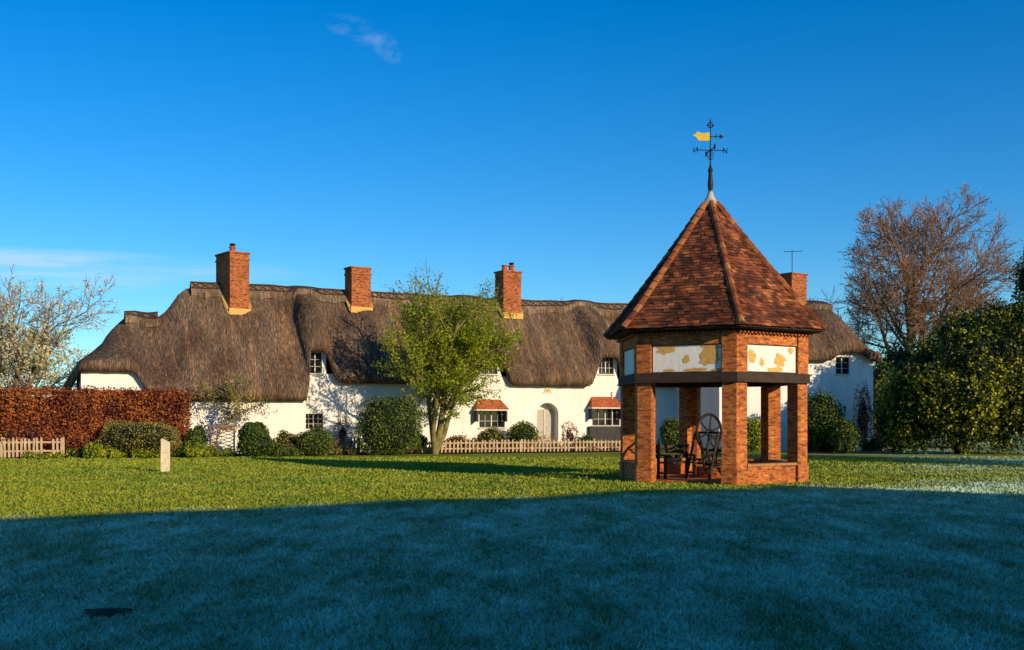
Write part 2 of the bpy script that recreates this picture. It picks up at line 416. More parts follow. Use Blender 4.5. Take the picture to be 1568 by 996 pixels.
def roof(fr,parent,s0,s1,curve,back,step=.2,nv=30,name='thatched_roof',th=.34,caps=()):
    mb=MB(); ns=int((s1-s0)/step); S=[s0+(s1-s0)*i/ns for i in range(ns+1)]
    rows=[]
    for s in S:
        (tr,zr),(te,ze),bu=curve(s)
        L=math.hypot(te-tr,zr-ze); r=[]
        for j in range(nv+1):
            v=j/nv; t=tr+(te-tr)*v; z=zr+(ze-zr)*v+bu*math.sin(math.pi*v)
            if v<.08: z-= .10*(1-v/.08)**2
            if v>.93: z-= .10*((v-.93)/.07)**2
            n_=.11*noise.noise(Vector((s*.5,v*L*.5,3)))+.08*noise.noise(Vector((s*1.5,v*L*.6,8)))+.035*noise.noise(Vector((s*4,v*L*1.2,8)))
            r.append((fr.P(s,t+n_*.6,z+n_),(s,-v*L)))
        wob=.03*noise.noise(Vector((s*2.3,1,1)))
        r.append((fr.P(s,te-.10,ze-.10-th+wob),(s,-L-.35)))
        r.append((fr.P(s,te-.55,ze-.10-th+.15),(s,-L-.9)))
        rows.append(r)
    def bk(s):
        (tr,zr),_,_=curve(s); tb,zb=back(s); return [(fr.P(s,tr+(tb-tr)*k/6,(zr-.10 if k==0 else zr+(zb-zr)*k/6)),(s,k*.8)) for k in range(7)]
    for (a,sa),(b,sb) in zip(zip(rows,S),zip(rows[1:],S[1:])):
        for j in range(len(a)-1):
            mb.poly([a[j+1][0],b[j+1][0],b[j][0],a[j][0]],0,.5,[a[j+1][1],b[j+1][1],b[j][1],a[j][1]])
        A,B=bk(sa),bk(sb)
        for j in range(6): mb.poly([A[j][0],B[j][0],B[j+1][0],A[j+1][0]],0,.5,[A[j][1],B[j][1],B[j+1][1],A[j+1][1]])
    for r,s,fl_ in ((rows[0],s0,0),(rows[-1],s1,1)):
        A=bk(s); q=[x[0] for x in r]+[x[0] for x in reversed(A[1:])]
        mb.poly(q if fl_ else list(reversed(q)),0)
    o=mb.obj(name,[M['thatch']],parent,False)
    bm=bmesh.new(); bm.from_mesh(o.data); bmesh.ops.remove_doubles(bm,verts=bm.verts,dist=.001)
    for f in bm.faces: f.smooth=True
    bm.to_mesh(o.data); bm.free()
    for (r0,r1) in caps:
        mb=MB(); n2=int((r1-r0)/.11); prev=None; H=.24
        def sp(s,off,h):
            (tr,zr),(te,ze),bu=curve(s); L=math.hypot(te-tr,zr-ze); v=off/L
            return fr.P(s,tr+(te-tr)*v+.05,zr+(ze-zr)*v+bu*math.sin(math.pi*v)+h+.05*noise.noise(Vector((s*.7,0,0))))
        for i in range(n2+1):
            s=r0+(r1-r0)*i/n2; oe=.70+.16*abs(((s/.9)%1)*2-1); row=[]; (tr,zr),_,_=curve(s)
            for k in range(-3,7):
                if k>=0: row.append((sp(s,oe*k/6,H-(.02 if k==0 else 0)),(s,-oe*k/6)))
                else: row.append((fr.P(s,tr+.33*k*.6,zr+H-.03+k*.25),(s,k*.2)))
            row.append((sp(s,oe-.06,-.02),(s,-oe-.12)))
            if prev:
                for k in range(len(row)-1):
                    mb.poly([prev[k+1][0],row[k+1][0],row[k][0],prev[k][0]],0,.5,[prev[k+1][1],row[k+1][1],row[k][1],prev[k][1]])
            prev=row
        mb.obj('ridge_cap',[M['ridge']],parent)
        mb=MB(); n3=int((r1-r0)/.45)
        for off in (.16,.54):
            mb.tube([sp(r0+(r1-r0)*i/n3,off,H+.03) for i in range(n3+1)],.034,4)
        for i in range(n3):
            a=r0+(r1-r0)*i/n3; b=r0+(r1-r0)*(i+1)/n3
            mb.tube([sp(a,.16,H+.03),sp(b,.54,H+.03)],.026,3); mb.tube([sp(a,.54,H+.03),sp(b,.16,H+.03)],.026,3)
        mb.obj('ridge_liggers',[M['lig']],parent,False,True)
def chimney(parent,x,y,z0,z1,w,d,rot,pots=1,name='chimney'):
    mb=MB(); a=math.radians(rot); u=Vector((math.cos(a),math.sin(a),0)); n=Vector((-math.sin(a),math.cos(a),0)); c=Vector((x,y,0))
    def bx(z_0,z_1,g,mat=0): mb.box(c+Vector((0,0,(z_0+z_1)/2)),w+g,d+g,z_1-z_0,u,n,mat)
    bx(z0,z1-.38,0); bx(z1-.38,z1-.30,.07); bx(z1-.30,z1-.08,.0); bx(z1-.08,z1,.10)
    for k in range(pots):
        p=c+u*((k-(pots-1)/2)*.42); mb.tube([p+Vector((0,0,z1)),p+Vector((0,0,z1+.26)),p+Vector((0,0,z1+.28)),p+Vector((0,0,z1+.34))],[.17,.14,.18,.17],12,1)
        if k==pots-1: mb.tube([p+Vector((0,0,z1+.34)),p+Vector((0,0,z1+.42)),p+Vector((0,0,z1+.42)),p+Vector((0,0,z1+.5))],[.10,.10,.17,.10],10,2)
    return mb.obj(name,[M['brickc'],M['hood'],M['iron']],parent)

# ---------------------------------------------------------------- cottage row
FA=Fr((.41,56.05),23)
cot=empty('thatched_cottage',FA.P(0,0,0))
Hpts=[(-21.9,2.5),(-20.95,4.25),(-19.9,5.2),(-19.6,5.7),(-18.95,6.42),(-18.5,6.50),(-17.5,6.45),(-17.0,6.85),(-16.5,7.6),(-16.0,8.0),(-14,8.04),(-8,7.95),(0,7.88),(8,7.92),(13.5,7.92)]
upper=[(473,493,540,572),(737,762,543,573),(917,940,545,573)]
eyes=[]; ops_up=[]
for (x0,x1,y0,y1) in upper:
    a,b=FA.s_at(x0),FA.s_at(x1); eyes.append((a+b)/2); ops_up.append((a,b,FA.z_at((x0+x1)/2,y1),FA.z_at((x0+x1)/2,y0)))
def curve(s):
    zr=interp(s,Hpts); tr=-3.2
    o=1-sst((s+11.15)/.55)
    te=.45+1.05*o; ze=3.74-.86*o
    l=1-sst((s+18.9)/1.0); ze+=l*1.20*o
    if s<-20.9:
        k=sst((-20.9-s)/.3); te=te+(-1.6-te)*k; ze=min(ze,zr-.1)+( -.3*k)
    bu=.0
    for e in eyes:
        if e==eyes[0]:
            q=1-sst((abs(s-e)-.30)/(.75 if s>e else .35))
        else: q=1-sst((abs(s-e)-.40)/.75)
        te=te+(.58-te)*q; ze=ze+(5.26-ze)*q; bu+=.50*q
    for c_ in (-7.8,4.0): bu+=.18*math.exp(-((s-c_)/1.3)**2)
    for c_ in (-5.6,1.2,7.0): bu-=.18*math.exp(-((s-c_)/.40)**2)
    bu-=.25*math.exp(-((s+17.2)/.9)**2)
    ze=min(ze,zr-.15)
    return (tr,zr),(te,ze),bu
roof(FA,cot,-21.7,13.4,curve,lambda s:(-6.9,min(3.6,interp(s,Hpts)-.15)),caps=((-15.9,13.2),(-18.9,-17.4)))
door=(FA.s_at(822),FA.s_at(855),0,FA.z_at(838,617))
low=[(466,495,634,657),(734,773,625,655),(907,949,622,652),(1032,1048,614,640),(1085,1100,617,640)]
ops_low=[(FA.s_at(a),FA.s_at(b),FA.z_at((a+b)/2,d),FA.z_at((a+b)/2,c)) for a,b,c,d in low]
mb=MB(); wn=MB()
sL=-11.25
allops=[o for o in ops_low if o[0]>sL]+[door]
wall(mb,FA,sL,13.3,0,3.75,0,allops)
for o in ops_up:
    a,b=o[0]-.2,o[1]+.2; a=max(a,sL)
    oo=(o[0],o[1],max(o[2],3.76),o[3])
    wall(mb,FA,a,b,3.75,5.05,0,[oo],.28)
    for x in (a,b): mb.poly([FA.P(x,0,3.75),FA.P(x,0,5.05),FA.P(x,-1.6,5.05),FA.P(x,-1.6,3.75)])
    window(wn,FA,oo,0,4 if o[1]-o[0]>.75 else 2,3)
for o in ops_low: window(wn,FA,o,0,4,3)
a,b,c,d=door; w=(b-a)/2; cx_=(a+b)/2; sp_=d-w
for sgn in (-1,1):
    K=8
    for k in range(K):
        t0=math.pi/2*k/K; t1=math.pi/2*(k+1)/K
        p0=(cx_+sgn*w*math.cos(t0),sp_+w*math.sin(t0)); p1=(cx_+sgn*w*math.cos(t1),sp_+w*math.sin(t1))
        mb.poly([FA.P(p0[0],0,p0[1]),FA.P(p1[0],0,p1[1]),FA.P(p1[0],0,d),FA.P(p0[0],0,d)])
        mb.poly([FA.P(p0[0],0,p0[1]),FA.P(p1[0],0,p1[1]),FA.P(p1[0],-.6,p1[1]),FA.P(p0[0],-.6,p0[1])])
mb.poly([FA.P(a,-.6,0),FA.P(b,-.6,0),FA.P(b,-.6,d),FA.P(a,-.6,d)])
for x in (a,b): mb.poly([FA.P(x,-.28,0),FA.P(x,-.28,d),FA.P(x,-.61,d),FA.P(x,-.61,0)])
mb.poly([FA.P(13.3,0,0),FA.P(13.3,-6.4,0),FA.P(13.3,-6.4,3.7),FA.P(13.3,-3.2,7.4),FA.P(13.3,0,3.7)])
mb.poly([FA.P(13.3,-6.4,0),FA.P(-20.9,-6.4,0),FA.P(-20.9,-6.4,3.6),FA.P(13.3,-6.4,3.6)])
mb.poly([FA.P(-20.9,-6.4,0),FA.P(-20.9,1.1,0),FA.P(-20.9,1.1,3.7),FA.P(-20.9,-3.2,3.9),FA.P(-20.9,-6.4,3.3)])
wall(mb,FA,-18.0,sL,0,2.75,1.1,[])
mb.poly([FA.P(sL,1.1,0),FA.P(sL,0,0),FA.P(sL,0,3.5),FA.P(sL,1.1,2.7)])
mb.poly([FA.P(-20.9,1.1,0),FA.P(-18.0,1.1,0),FA.P(-18.0,1.1,2.75),FA.P(-18.35,1.1,3.1),FA.P(-18.8,1.1,3.85),FA.P(-20.9,1.1,3.95)])
mb.obj('walls',[M['white']],cot)
wn.obj('windows',[M['frame'],M['glassd'],M['dframe']],cot)
mb=MB()
mb.box(FA.P(cx_,-.52,1.05),w*1.5,.06,2.1,FA.u,FA.n,0); mb.box(FA.P(cx_,-.47,1.1),.03,.05,2.0,FA.u,FA.n,1)
mb.obj('door',[M['lead'],M['frame']],cot)
mb=MB(); zc=FA.z_at(838,602); q=[(-.24,-.0),(.24,0),(0,.5)]
mb.hexa([FA.P(cx_+x,.002,zc+z) for x,z in q],[FA.P(cx_+x,.06,zc+z) for x,z in q])
q=[(-.14,.06),(.14,.06),(0,.36)]; mb.hexa([FA.P(cx_+x,.065,zc+z) for x,z in q],[FA.P(cx_+x,.075,zc+z) for x,z in q],1)
mb.obj('triangular_plaque',[M['frame'],M['sand']],cot)
mb=MB()
for (px0,px1,py0,py1,low_) in ((727,777,612,627,0),(903,953,608,624,1)):
    a,b=FA.s_at(px0,.3),FA.s_at(px1,.3); zt=FA.z_at((px0+px1)/2,py0); zb=FA.z_at((px0+px1)/2,py1,.5)
    q=.25
    A=[FA.P(a+q,.003,zt),FA.P(b-q,.003,zt)]; B=[FA.P(a,.55,zb),FA.P(b,.55,zb),FA.P(b,.003,zb),FA.P(a,.003,zb)]
    mb.poly([B[0],B[1],A[1],A[0]],0); mb.poly([B[3],B[0],A[0]],0); mb.poly([B[1],B[2],A[1]],0)
    mb.box(FA.P((a+b)/2,.28,zb-.035),b-a-.04,.5,.07,FA.u,FA.n,1)
    for x in (a+.1,b-.1): mb.box(FA.P(x,.25,zb-.35),.08,.4,.55,FA.u,FA.n,2)
    if low_: mb.box(FA.P((a+b)/2,.12,.62),b-a-.1,.22,1.2,FA.u,FA.n,2)
mb.obj('window_hoods',[M['hood'],M['frame'],M['dark']],cot)
mb=MB()
for px,pyt in ((532,600),(520,610),(938,600)):
    s=FA.s_at(px,.1); mb.tube([FA.P(s,.06,0),FA.P(s,.06,FA.z_at(px,pyt,.1))],.035,6)
mb.obj('downpipes',[M['frame']],cot)
def yc(px,t): 
    s=FA.s_at(px,t); return FA.P(s,t,0)
for (px,t,zt,w_,d_,rt,pots) in ((356,-2.85,gz(379,51.2),.98,1.65,38,1),(548,-2.75,gz(403,53.8),1.06,.82,33,0),(778,-2.8,gz(414,58.2),1.10,.9,31,2)):
    p=yc(px,t); chimney(cot,p.x,p.y,5.2,zt,w_,d_,rt,pots)
    a=math.radians(rt); u=Vector((math.cos(a),math.sin(a),0)); n=Vector((math.sin(a),-math.cos(a),0))
    mb=MB(); 
    def rz(q):
        tt=(q-FA.O).dot(FA.n); return 8.05-1.19*abs(tt+3.2)
    fl0=p+n*(d_/2+.03); zb=rz(fl0)
    mb.box(Vector((fl0.x,fl0.y,zb+.08)),w_+.14,.12,.30,u,n)
    for sg in (-1,1):
        q0=p+u*sg*(w_/2+.03)+n*(d_/2+.05); q1=p+u*sg*(w_/2+.03)-n*(d_/2)
        st=[q0.lerp(q1,i/6) for i in range(7)]
        mb.tube([(q.x,q.y,rz(q)+.14) for q in st],.10,4)
    mb.obj('chimney_flashing',[M['sand']],cot)

# ---------------------------------------------------------------- right cottage
FB=Fr((18.25,56.0),14)
cb=empty('thatched_cottage',FB.P(0,0,0))
HB=[(-8.5,7.65),(-.8,7.65),(-.2,7.05),(.65,5.35)]
def curveB(s):
    zr=interp(s,HB); te=.45; ze=4.95
    q=1-sst((abs(s+1.25)-.4)/.9); ze+=.45*q
    if s>0: te=.45-.5*s
    return (-3.0,zr),(te,min(ze,zr-.2)),.3*q
roof(FB,cb,-8.5,.6,curveB,lambda s:(-6.4,min(4.9,interp(s,HB)-.2)),caps=((-8.4,-.75),),nv=18)
mb=MB(); wn=MB()
ow=(FB.s_at(1280),FB.s_at(1301),FB.z_at(1290,573),FB.z_at(1290,547))
wall(mb,FB,-8.3,.2,0,5.1,0,[ow]); window(wn,FB,ow,0,2,3)
mb.poly([FB.P(.2,0,0),FB.P(.2,-6,0),FB.P(.2,-6,5),FB.P(.2,-3,6.0),FB.P(.2,0,5)])
mb.poly([FB.P(-8.3,0,0),FB.P(-8.3,0,5),FB.P(-8.3,-3,7.3),FB.P(-8.3,-6,5),FB.P(-8.3,-6,0)])
mb.poly([FB.P(-8.3,-6,0),FB.P(.2,-6,0),FB.P(.2,-6,4.8),FB.P(-8.3,-6,4.8)])
mb.obj('walls',[M['white']],cb); wn.obj('windows',[M['frame'],M['glassd'],M['dframe']],cb)
pc=Vector((gx(1213,58),58,0)); chimney(cb,pc.x,pc.y,6,gz(420,58),1.2,.95,36,0)
mb=MB(); zt=gz(418,58); mb.tube([(pc.x,pc.y,zt),(pc.x,pc.y,zt+1.15)],.02,5)
mb.tube([(pc.x-.45,pc.y,zt+1.1),(pc.x+.55,pc.y,zt+1.15)],.013,4)
for k in range(7): x=pc.x-.4+.14*k; mb.tube([(x,pc.y-.18,zt+1.12),(x,pc.y+.18,zt+1.12)],.008,4)
mb.obj('tv_aerial',[M['iron']],cb)

# ---------------------------------------------------------------- well house
WC=Vector((5.24,29.0,0)); PH=math.radians(4); WR=2.52
wh=empty('well_house',WC)
def hv(k,r=WR,z=0,ph=0):
    a=PH+math.radians(60)*k+ph; return Vector((WC.x+r*math.sin(a),WC.y-r*math.cos(a),z))
mb=MB()
def pillar(k,w,ins,g,z0,z1):
    V=hv(k,WR+g); A=hv(k+1,WR+g); B=hv(k-1,WR+g)
    e1=(A-V).normalized(); e2=(B-V).normalized()
    c=(WC-V).normalized()
    in1=Vector((-e1.y,e1.x,0)); in1=in1 if in1.dot(c)>0 else -in1
    in2=Vector((-e2.y,e2.x,0)); in2=in2 if in2.dot(c)>0 else -in2
    pl=[V,V+e1*w,V+e1*w+in1*ins,V+c*(ins*1.155),V+e2*w+in2*ins,V+e2*w]
    mb.prism([(p.x,p.y) for p in pl],z0,z1,0)
for k in range(6):
    pillar(k,.36,.34,0,0,2.5)
    pillar(k,.39,.37,.03,0,.42)
    pillar(k,.37,.30,.025,2.745,3.70)
def faceb(k,r,z0,z1,inset,th,mat,m_=None):
    m_=m_ or mb
    A=hv(k,r);B=hv(k+1,r); e=(B-A).normalized(); L=(B-A).length
    n=Vector((e.y,-e.x,0)); mid=(A+B)/2
    if n.dot(mid-WC)<0: n=-n
    p=A+e*inset; q=A+e*(L-inset)
    m_.hexa([(p.x,p.y,z0),(q.x,q.y,z0),(q.x-n.x*th,q.y-n.y*th,z0),(p.x-n.x*th,p.y-n.y*th,z0)],[(p.x,p.y,z1),(q.x,q.y,z1),(q.x-n.x*th,q.y-n.y*th,z1),(p.x-n.x*th,p.y-n.y*th,z1)],mat)
for k in range(6):
    faceb(k,WR-.01,3.44,3.70,.37,.26,0)
    if k!=5: 
        faceb(k,WR-.03,0,.44,.39,.26,0); faceb(k,WR+.01,.44,.50,.39,.34,1)
mb.obj('brickwork',[M['brick'],M['stone']],wh)
mb=MB()
for k in range(6): faceb(k,WR-.05,2.745,3.44,.37,.2,0)
mb.obj('render_panels',[M['panel']],wh)
mb=MB()
for k in range(6): 
    for z0,z1 in ((2.745,2.77),(3.42,3.44)): faceb(k,WR-.02,z0,z1,.372,.05,0)
    A=hv(k,WR+.07);B=hv(k+1,WR+.07);C=hv(k+1,WR-.32);D=hv(k,WR-.32)
    mb.hexa([(p.x,p.y,2.55) for p in (A,B,C,D)],[(p.x,p.y,2.74) for p in (A,B,C,D)],0)
    A=hv(k,WR+.10);B=hv(k+1,WR+.10);C=hv(k+1,WR-.32);D=hv(k,WR-.32)
    mb.hexa([(p.x,p.y,2.502) for p in (A,B,C,D)],[(p.x,p.y,2.548) for p in (A,B,C,D)],0)
    A=hv(k,WR+.36);B=hv(k+1,WR+.36);C=hv(k+1,WR-.3);D=hv(k,WR-.3)
    mb.hexa([(p.x,p.y,3.79) for p in (A,B,C,D)],[(p.x,p.y,3.83) for p in (A,B,C,D)],0)
mb.obj('oak_beams',[M['wood']],wh)
mb=MB()
for k in range(6):
    A,B=hv(k,WR+.04),hv(k+1,WR+.04); e=(B-A).normalized(); L=(B-A).length; n=Vector((e.y,-e.x,0))
    if n.dot((A+B)/2-WC)<0:n=-n
    nn=int(L/.125)
    C=hv(k,WR-.2);D=hv(k+1,WR-.2)
    mb.hexa([(p.x,p.y,3.70) for p in (A,B,D,C)],[(p.x,p.y,3.755) for p in (A,B,D,C)],0)
    for i in range(nn):
        p=A+e*(L*(i+.5)/nn)+n*.02; mb.box((p.x,p.y,3.72),.065,.12,.055,e,n)
mb.obj('dentil_course',[M['hood']],wh)
def patch(mb,k,u,z,w,h,seed):
    A=hv(k,WR-.05);B=hv(k+1,WR-.05); e=(B-A).normalized(); n=Vector((e.y,-e.x,0))
    if n.dot((A+B)/2-WC)<0:n=-n
    L=(B-A).length; c=A+e*(L*u)+n*(.004+.002*(seed%3)); rr=random.Random(seed); pts=[]
    for i in range(22):
        a=2*math.pi*i/22; q=1+rr.uniform(-.28,.28)
        du=max(-L*u+.375,min(L*(1-u)-.375,w*q*math.cos(a))); dz=h*q*math.sin(a); zz=max(2.775,min(3.415,z+dz))
        pts.append((c.x+e.x*du,c.y+e.y*du,zz))
    mb.poly(pts)
mb=MB()
for i_,(k,u_,z,w_,h_) in enumerate(((5,.29,3.34,.22,.12),(5,.50,3.08,.09,.09),(5,.74,3.12,.26,.22),(5,.75,3.37,.24,.09),(5,.60,2.81,.26,.055),(5,.82,2.80,.14,.04),(5,.32,2.8,.14,.04),
                     (0,.22,3.14,.12,.17),(0,.62,3.06,.20,.17),(0,.55,2.83,.30,.06),(0,.36,3.0,.08,.10),(0,.78,3.32,.09,.08))):
    patch(mb,k,u_,z,w_,h_,int(u_*1000+k)*3+i_%3)
mb.obj('exposed_patches',[M['sand']],wh)
prof=[(2.98,3.84),(2.45,4.40),(1.6,5.42),(.8,6.42),(.11,7.34)]
def pr(z):
    for (a,b),(c,d) in zip(prof,prof[1:]):
        if z<=d: return a+(c-a)*(z-b)/(d-b)
    return prof[-1][0]
mb=MB()
for k in range(6):
    for (r0,z0),(r1,z1) in zip(prof,prof[1:]):
        mb.poly([hv(k,r0-.03,z0-.03),hv(k+1,r0-.03,z0-.03),hv(k+1,r1-.03,z1-.03),hv(k,r1-.03,z1-.03)])
mb.obj('roof_boarding',[M['wood']],wh)
mb=MB(); TW=.165; EX=.098
for k in range(6):
    z=prof[0][1]; row=0
    while z<7.28:
        r=pr(z); z2=z+EX*.80; r2=pr(z2)
        A,B=hv(k,r,z),hv(k+1,r,z); A2,B2=hv(k,r2,z2),hv(k+1,r2,z2)
        M1=(A+B)/2; M2=(A2+B2)/2; e=(B-A).normalized(); L=(B-A).length
        sl=(M2-M1).normalized(); nn=e.cross(sl); 
        if nn.z<0: nn=-nn
        off=(row%2)*TW/2; x=-L/2-TW+off
        while x<L/2:
            a=max(x,-L/2); b=min(x+TW-.006,L/2)
            if b-a>.02:
                j=R.uniform(-.010,.010)+.02*noise.noise(Vector((x*.8,row*.2,k))); lift=R.uniform(.0,.016)+.03*noise.noise(Vector((x*.9,z*.9,k*3)))
                c=R.random()*.9
                if R.random()<.05: c=1
                p0=M1+e*a+sl*j+nn*(.028+lift); p1=M1+e*b+sl*j+nn*(.028+lift+R.uniform(-.005,.008))
                up=sl*(EX*1.35)
                t0=p0+up-nn*.02; t1=p1+up-nn*.02
                d=nn*.018
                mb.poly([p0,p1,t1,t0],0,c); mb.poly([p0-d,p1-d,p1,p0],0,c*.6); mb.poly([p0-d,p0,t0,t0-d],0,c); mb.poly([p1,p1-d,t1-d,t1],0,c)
            x+=TW
        z=z2; row+=1
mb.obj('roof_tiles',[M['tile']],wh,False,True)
mb=MB()
for k in range(6):
    z=3.86
    while z<7.25:
        r=pr(z); z2=z+.21; r2=pr(min(z2,7.34))
        p=hv(k,r+.04,z+.03); q=hv(k,r2+.01,z2+.06)
        c=R.choice([.45,.7,.8,.9,1,1]); t=(hv(k+1,1)-hv(k-1,1)).normalized()
        prof_=[(-.11,-.035),(-.06,.035),(0,.065),(.06,.035),(.11,-.035)]
        up=(q-p).normalized(); nn=up.cross(t); 
        if nn.z<0: nn=-nn
        for (a0,b0),(a1,b1) in zip(prof_,prof_[1:]):
            mb.poly([p+t*a0+nn*b0,p+t*a1+nn*b1,q+t*a1*.85+nn*(b1-.02),q+t*a0*.85+nn*(b0-.02)],0,c)
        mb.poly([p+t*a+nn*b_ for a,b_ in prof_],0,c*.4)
        z=z2-.01
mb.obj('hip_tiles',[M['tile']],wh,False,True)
mb=MB()
mb.tube([WC+Vector((0,0,7.25)),WC+Vector((0,0,7.36)),WC+Vector((0,0,7.5)),WC+Vector((0,0,7.62))],[.22,.17,.09,.06],12,0)
mb.obj('lead_finial_cap',[M['lead']],wh,True)
mb=MB()
mb.tube([WC+Vector((0,0,z)) for z in (7.5,7.62,7.8,7.95,8.1,8.18,8.22,8.3)],[.05,.055,.075,.06,.05,.07,.05,.025],10,0)
mb.tube([WC+Vector((0,0,8.2)),WC+Vector((0,0,9.42))],[.022,.012],6,0)
for dx,dy in ((1,.1),(-.1,1)):
    d=Vector((dx,dy,0)).normalized()*.40
    mb.tube([WC-d+Vector((0,0,8.70)),WC+d+Vector((0,0,8.70))],.013,5,0)
    for sg in (-1,1):
        p=WC+d*sg+Vector((0,0,8.70)); w_=d.normalized()*.05
        mb.tube([p-w_+Vector((0,0,-.07)),p-w_+Vector((0,0,.07))],.011,4); mb.tube([p+w_+Vector((0,0,-.07)),p+w_+Vector((0,0,.07))],.011,4)
        mb.tube([p-w_+Vector((0,0,.07*sg)),p+w_+Vector((0,0,-.07*sg))],.011,4)
    for sg in (-1,1):
        pts=[WC+d*(sg*.15)*math.sin(a)*1.3+Vector((0,0,8.70-.13*(1-math.cos(a)))) for a in np.linspace(0,math.pi*.9,8)]
        mb.tube(pts,.009,4)
mb.ring(WC+Vector((0,0,9.36)),(0,1,0),.065,.014,n=14,sides=4); mb.tube([WC+Vector((-.11,0,9.36)),WC+Vector((.11,0,9.36))],.012,4)
mb.tube([WC+Vector((0,0,9.42)),WC+Vector((0,0,9.56))],[.03,.004],5)
mb.tube([WC+Vector((-.1,0,9.06)),WC+Vector((.30,0,9.06))],.013,5)
mb.poly([WC+Vector(q) for q in ((.24,.002,8.99),(.36,.002,9.06),(.24,.002,9.13))]); mb.poly([WC+Vector(q) for q in ((.1,.002,9.06),(.2,.002,9.16),(.14,.002,9.06),(.2,.002,8.97))])
mb.obj('weather_vane',[M['iron']],wh)
mb=MB()
q=[(-.02,8.95),(-.30,8.95),(-.38,9.05),(-.47,9.10),(-.38,9.13),(-.36,9.19),(-.2,9.15),(-.02,9.17)]
mb.hexa([WC+Vector((x,-.012,z)) for x,z in q],[WC+Vector((x,.012,z)) for x,z in q])
mb.obj('gilded_vane_flag',[M['gold']],wh)
mb=MB(); mb.prism([(hv(k,WR-.35).x,hv(k,WR-.35).y) for k in range(6)],.0,.06)
pl=[(WC.x+.25+.62*math.cos(a),WC.y+.62*math.sin(a)) for a in np.linspace(0,2*math.pi,20,endpoint=False)]
mb.prism(pl,.06,.35)
mb.obj('paved_floor',[M['brick']],wh)
mb=MB()
wc=Vector((gx(1086,28.3),28.3,0))
ax=Vector((.62,-.78,0)).normalized()
for (c,r,rr_) in ((wc+Vector((.0,0,1.25)),.47,.038),(wc+Vector((.14,-.35,.80)),.38,.035),(wc+Vector((.02,.1,.45)),.22,.03)):
    mb.ring(c,ax,r,rr_); mb.ring(c,ax,r*.18,.03,n=12)
    a=ax.cross(Vector((0,0,1))).normalized(); b_=ax.cross(a)
    for i in range(6):
        t=math.pi*2*i/6+.3; d=a*math.cos(t)+b_*math.sin(t)
        pts=[c+d*(r*.15),c+d*(r*.6)+(a*math.cos(t+.5)+b_*math.sin(t+.5))*.05,c+d*r]
        mb.tube(pts,[.028,.02,.024],5)
    mb.tube([c-ax*.4,c+ax*.35],.03,8)
for sx in (-.42,.36):
    for sy in (-.32,.32):
        p=wc+ax*sx; a=ax.cross(Vector((0,0,1))).normalized()
        mb.tube([(p+a*sy*1.3)+Vector((0,0,.05)),p+a*sy*.2+Vector((0,0,1.25))],.035,6)
    p=wc+ax*sx; mb.tube([p-a*.3+Vector((0,0,.55)),p+a*.3+Vector((0,0,.55))],.025,5)
mb.tube([wc+Vector((.15,-.35,.78)),wc+Vector((.15,-.35,.78))+ax*.55,wc+Vector((.15,-.35,.55))+ax*.55,wc+Vector((.15,-.35,.55))+ax*.75],.022,6)
mb.obj('winding_wheels',[M['iron']],wh)
mb=MB()
bc=Vector((gx(1037,28.6),28.6,0)); u=Vector((.9,.43,0)).normalized(); n=Vector((.43,-.9,0)).normalized()
for i in range(3): mb.box(bc+n*(i*.13-.13)+Vector((0,0,.47)),1.0,.11,.035,u,n)
for i in range(3): mb.box(bc-n*.24+Vector((0,0,.62+i*.13)),1.0,.03,.09,u,n)
for sx in (-.45,.45):
    mb.box(bc+u*sx+n*.12+Vector((0,0,.35)),.06,.06,.6,u,n); mb.box(bc+u*sx-n*.2+Vector((0,0,.5)),.06,.06,.92,u,n)
    mb.box(bc+u*sx-n*.03+Vector((0,0,.66)),.05,.36,.05,u,n); mb.box(bc+u*sx-n*.03+Vector((0,0,.2)),.04,.3,.05,u,n)
mb.obj('seat',[M['wood']],wh)

mb=MB(); px_=gx(253,33.6)
mb.hexa([(px_-.11,33.5,-.1),(px_+.11,33.5,-.1),(px_+.11,33.7,-.1),(px_-.11,33.7,-.1)],[(px_-.10,33.5,1.0),(px_+.12,33.5,.88),(px_+.12,33.7,.88),(px_-.10,33.7,1.0)])
mb.obj('wooden_post',[M['post']])

# ---------------------------------------------------------------- fences
def picket(name,pts,h,mat,gap=.14,w=.07,seed=1):
    rr=random.Random(seed); mb=MB()
    for A,B in zip(pts,pts[1:]):
        A=Vector((*A,0));B=Vector((*B,0)); e=(B-A).normalized(); n=Vector((e.y,-e.x,0)); L=(B-A).length
        for z in (.28*h/.8,.62*h/.8): mb.box((A+B)/2-n*.035+Vector((0,0,z)),L,.04,.07,e,n)
        k=int(L/gap)
        for i in range(k):
            if rr.random()<.02: continue
            c=A+e*(L*(i+.5)/k); hh=h+rr.uniform(-.05,.05); t=e*rr.gauss(0,.02); ww=e*w/2; d=n*.02
            q=[c-ww,c+ww,c+ww+t+Vector((0,0,hh-.06)),c+t+Vector((0,0,hh)),c-ww+t+Vector((0,0,hh-.06))]
            mb.hexa([x for x in q],[x+d for x in q])
        np_=max(1,int(L/2.2))
        for i in range(np_+1): mb.box(A+e*L*i/np_-n*.1+Vector((0,0,h/2)),.09,.09,h+.05,e,n)
    return mb.obj(name,[mat])
picket('picket_fence',[(-25,42.9),(gx(97,45.2),45.2)],.84,M['picket'],.15,.085,1)
picket('picket_fence',[(gx(408,48.4),48.4),(gx(550,49.6),49.6)],.75,M['picketd'],.14,.075,2)
picket('picket_fence',[(gx(648,50.6),50.6),(gx(800,52.2),52.2),(gx(962,54),54),(gx(1010,54.4),54.4)],.62,M['picket'],.19,.075,3)
mb=MB(); A=Vector((gx(322,47.2),47.2,0)); e=Vector((1,.35,0)).normalized(); n=Vector((.35,-1,0)).normalized()
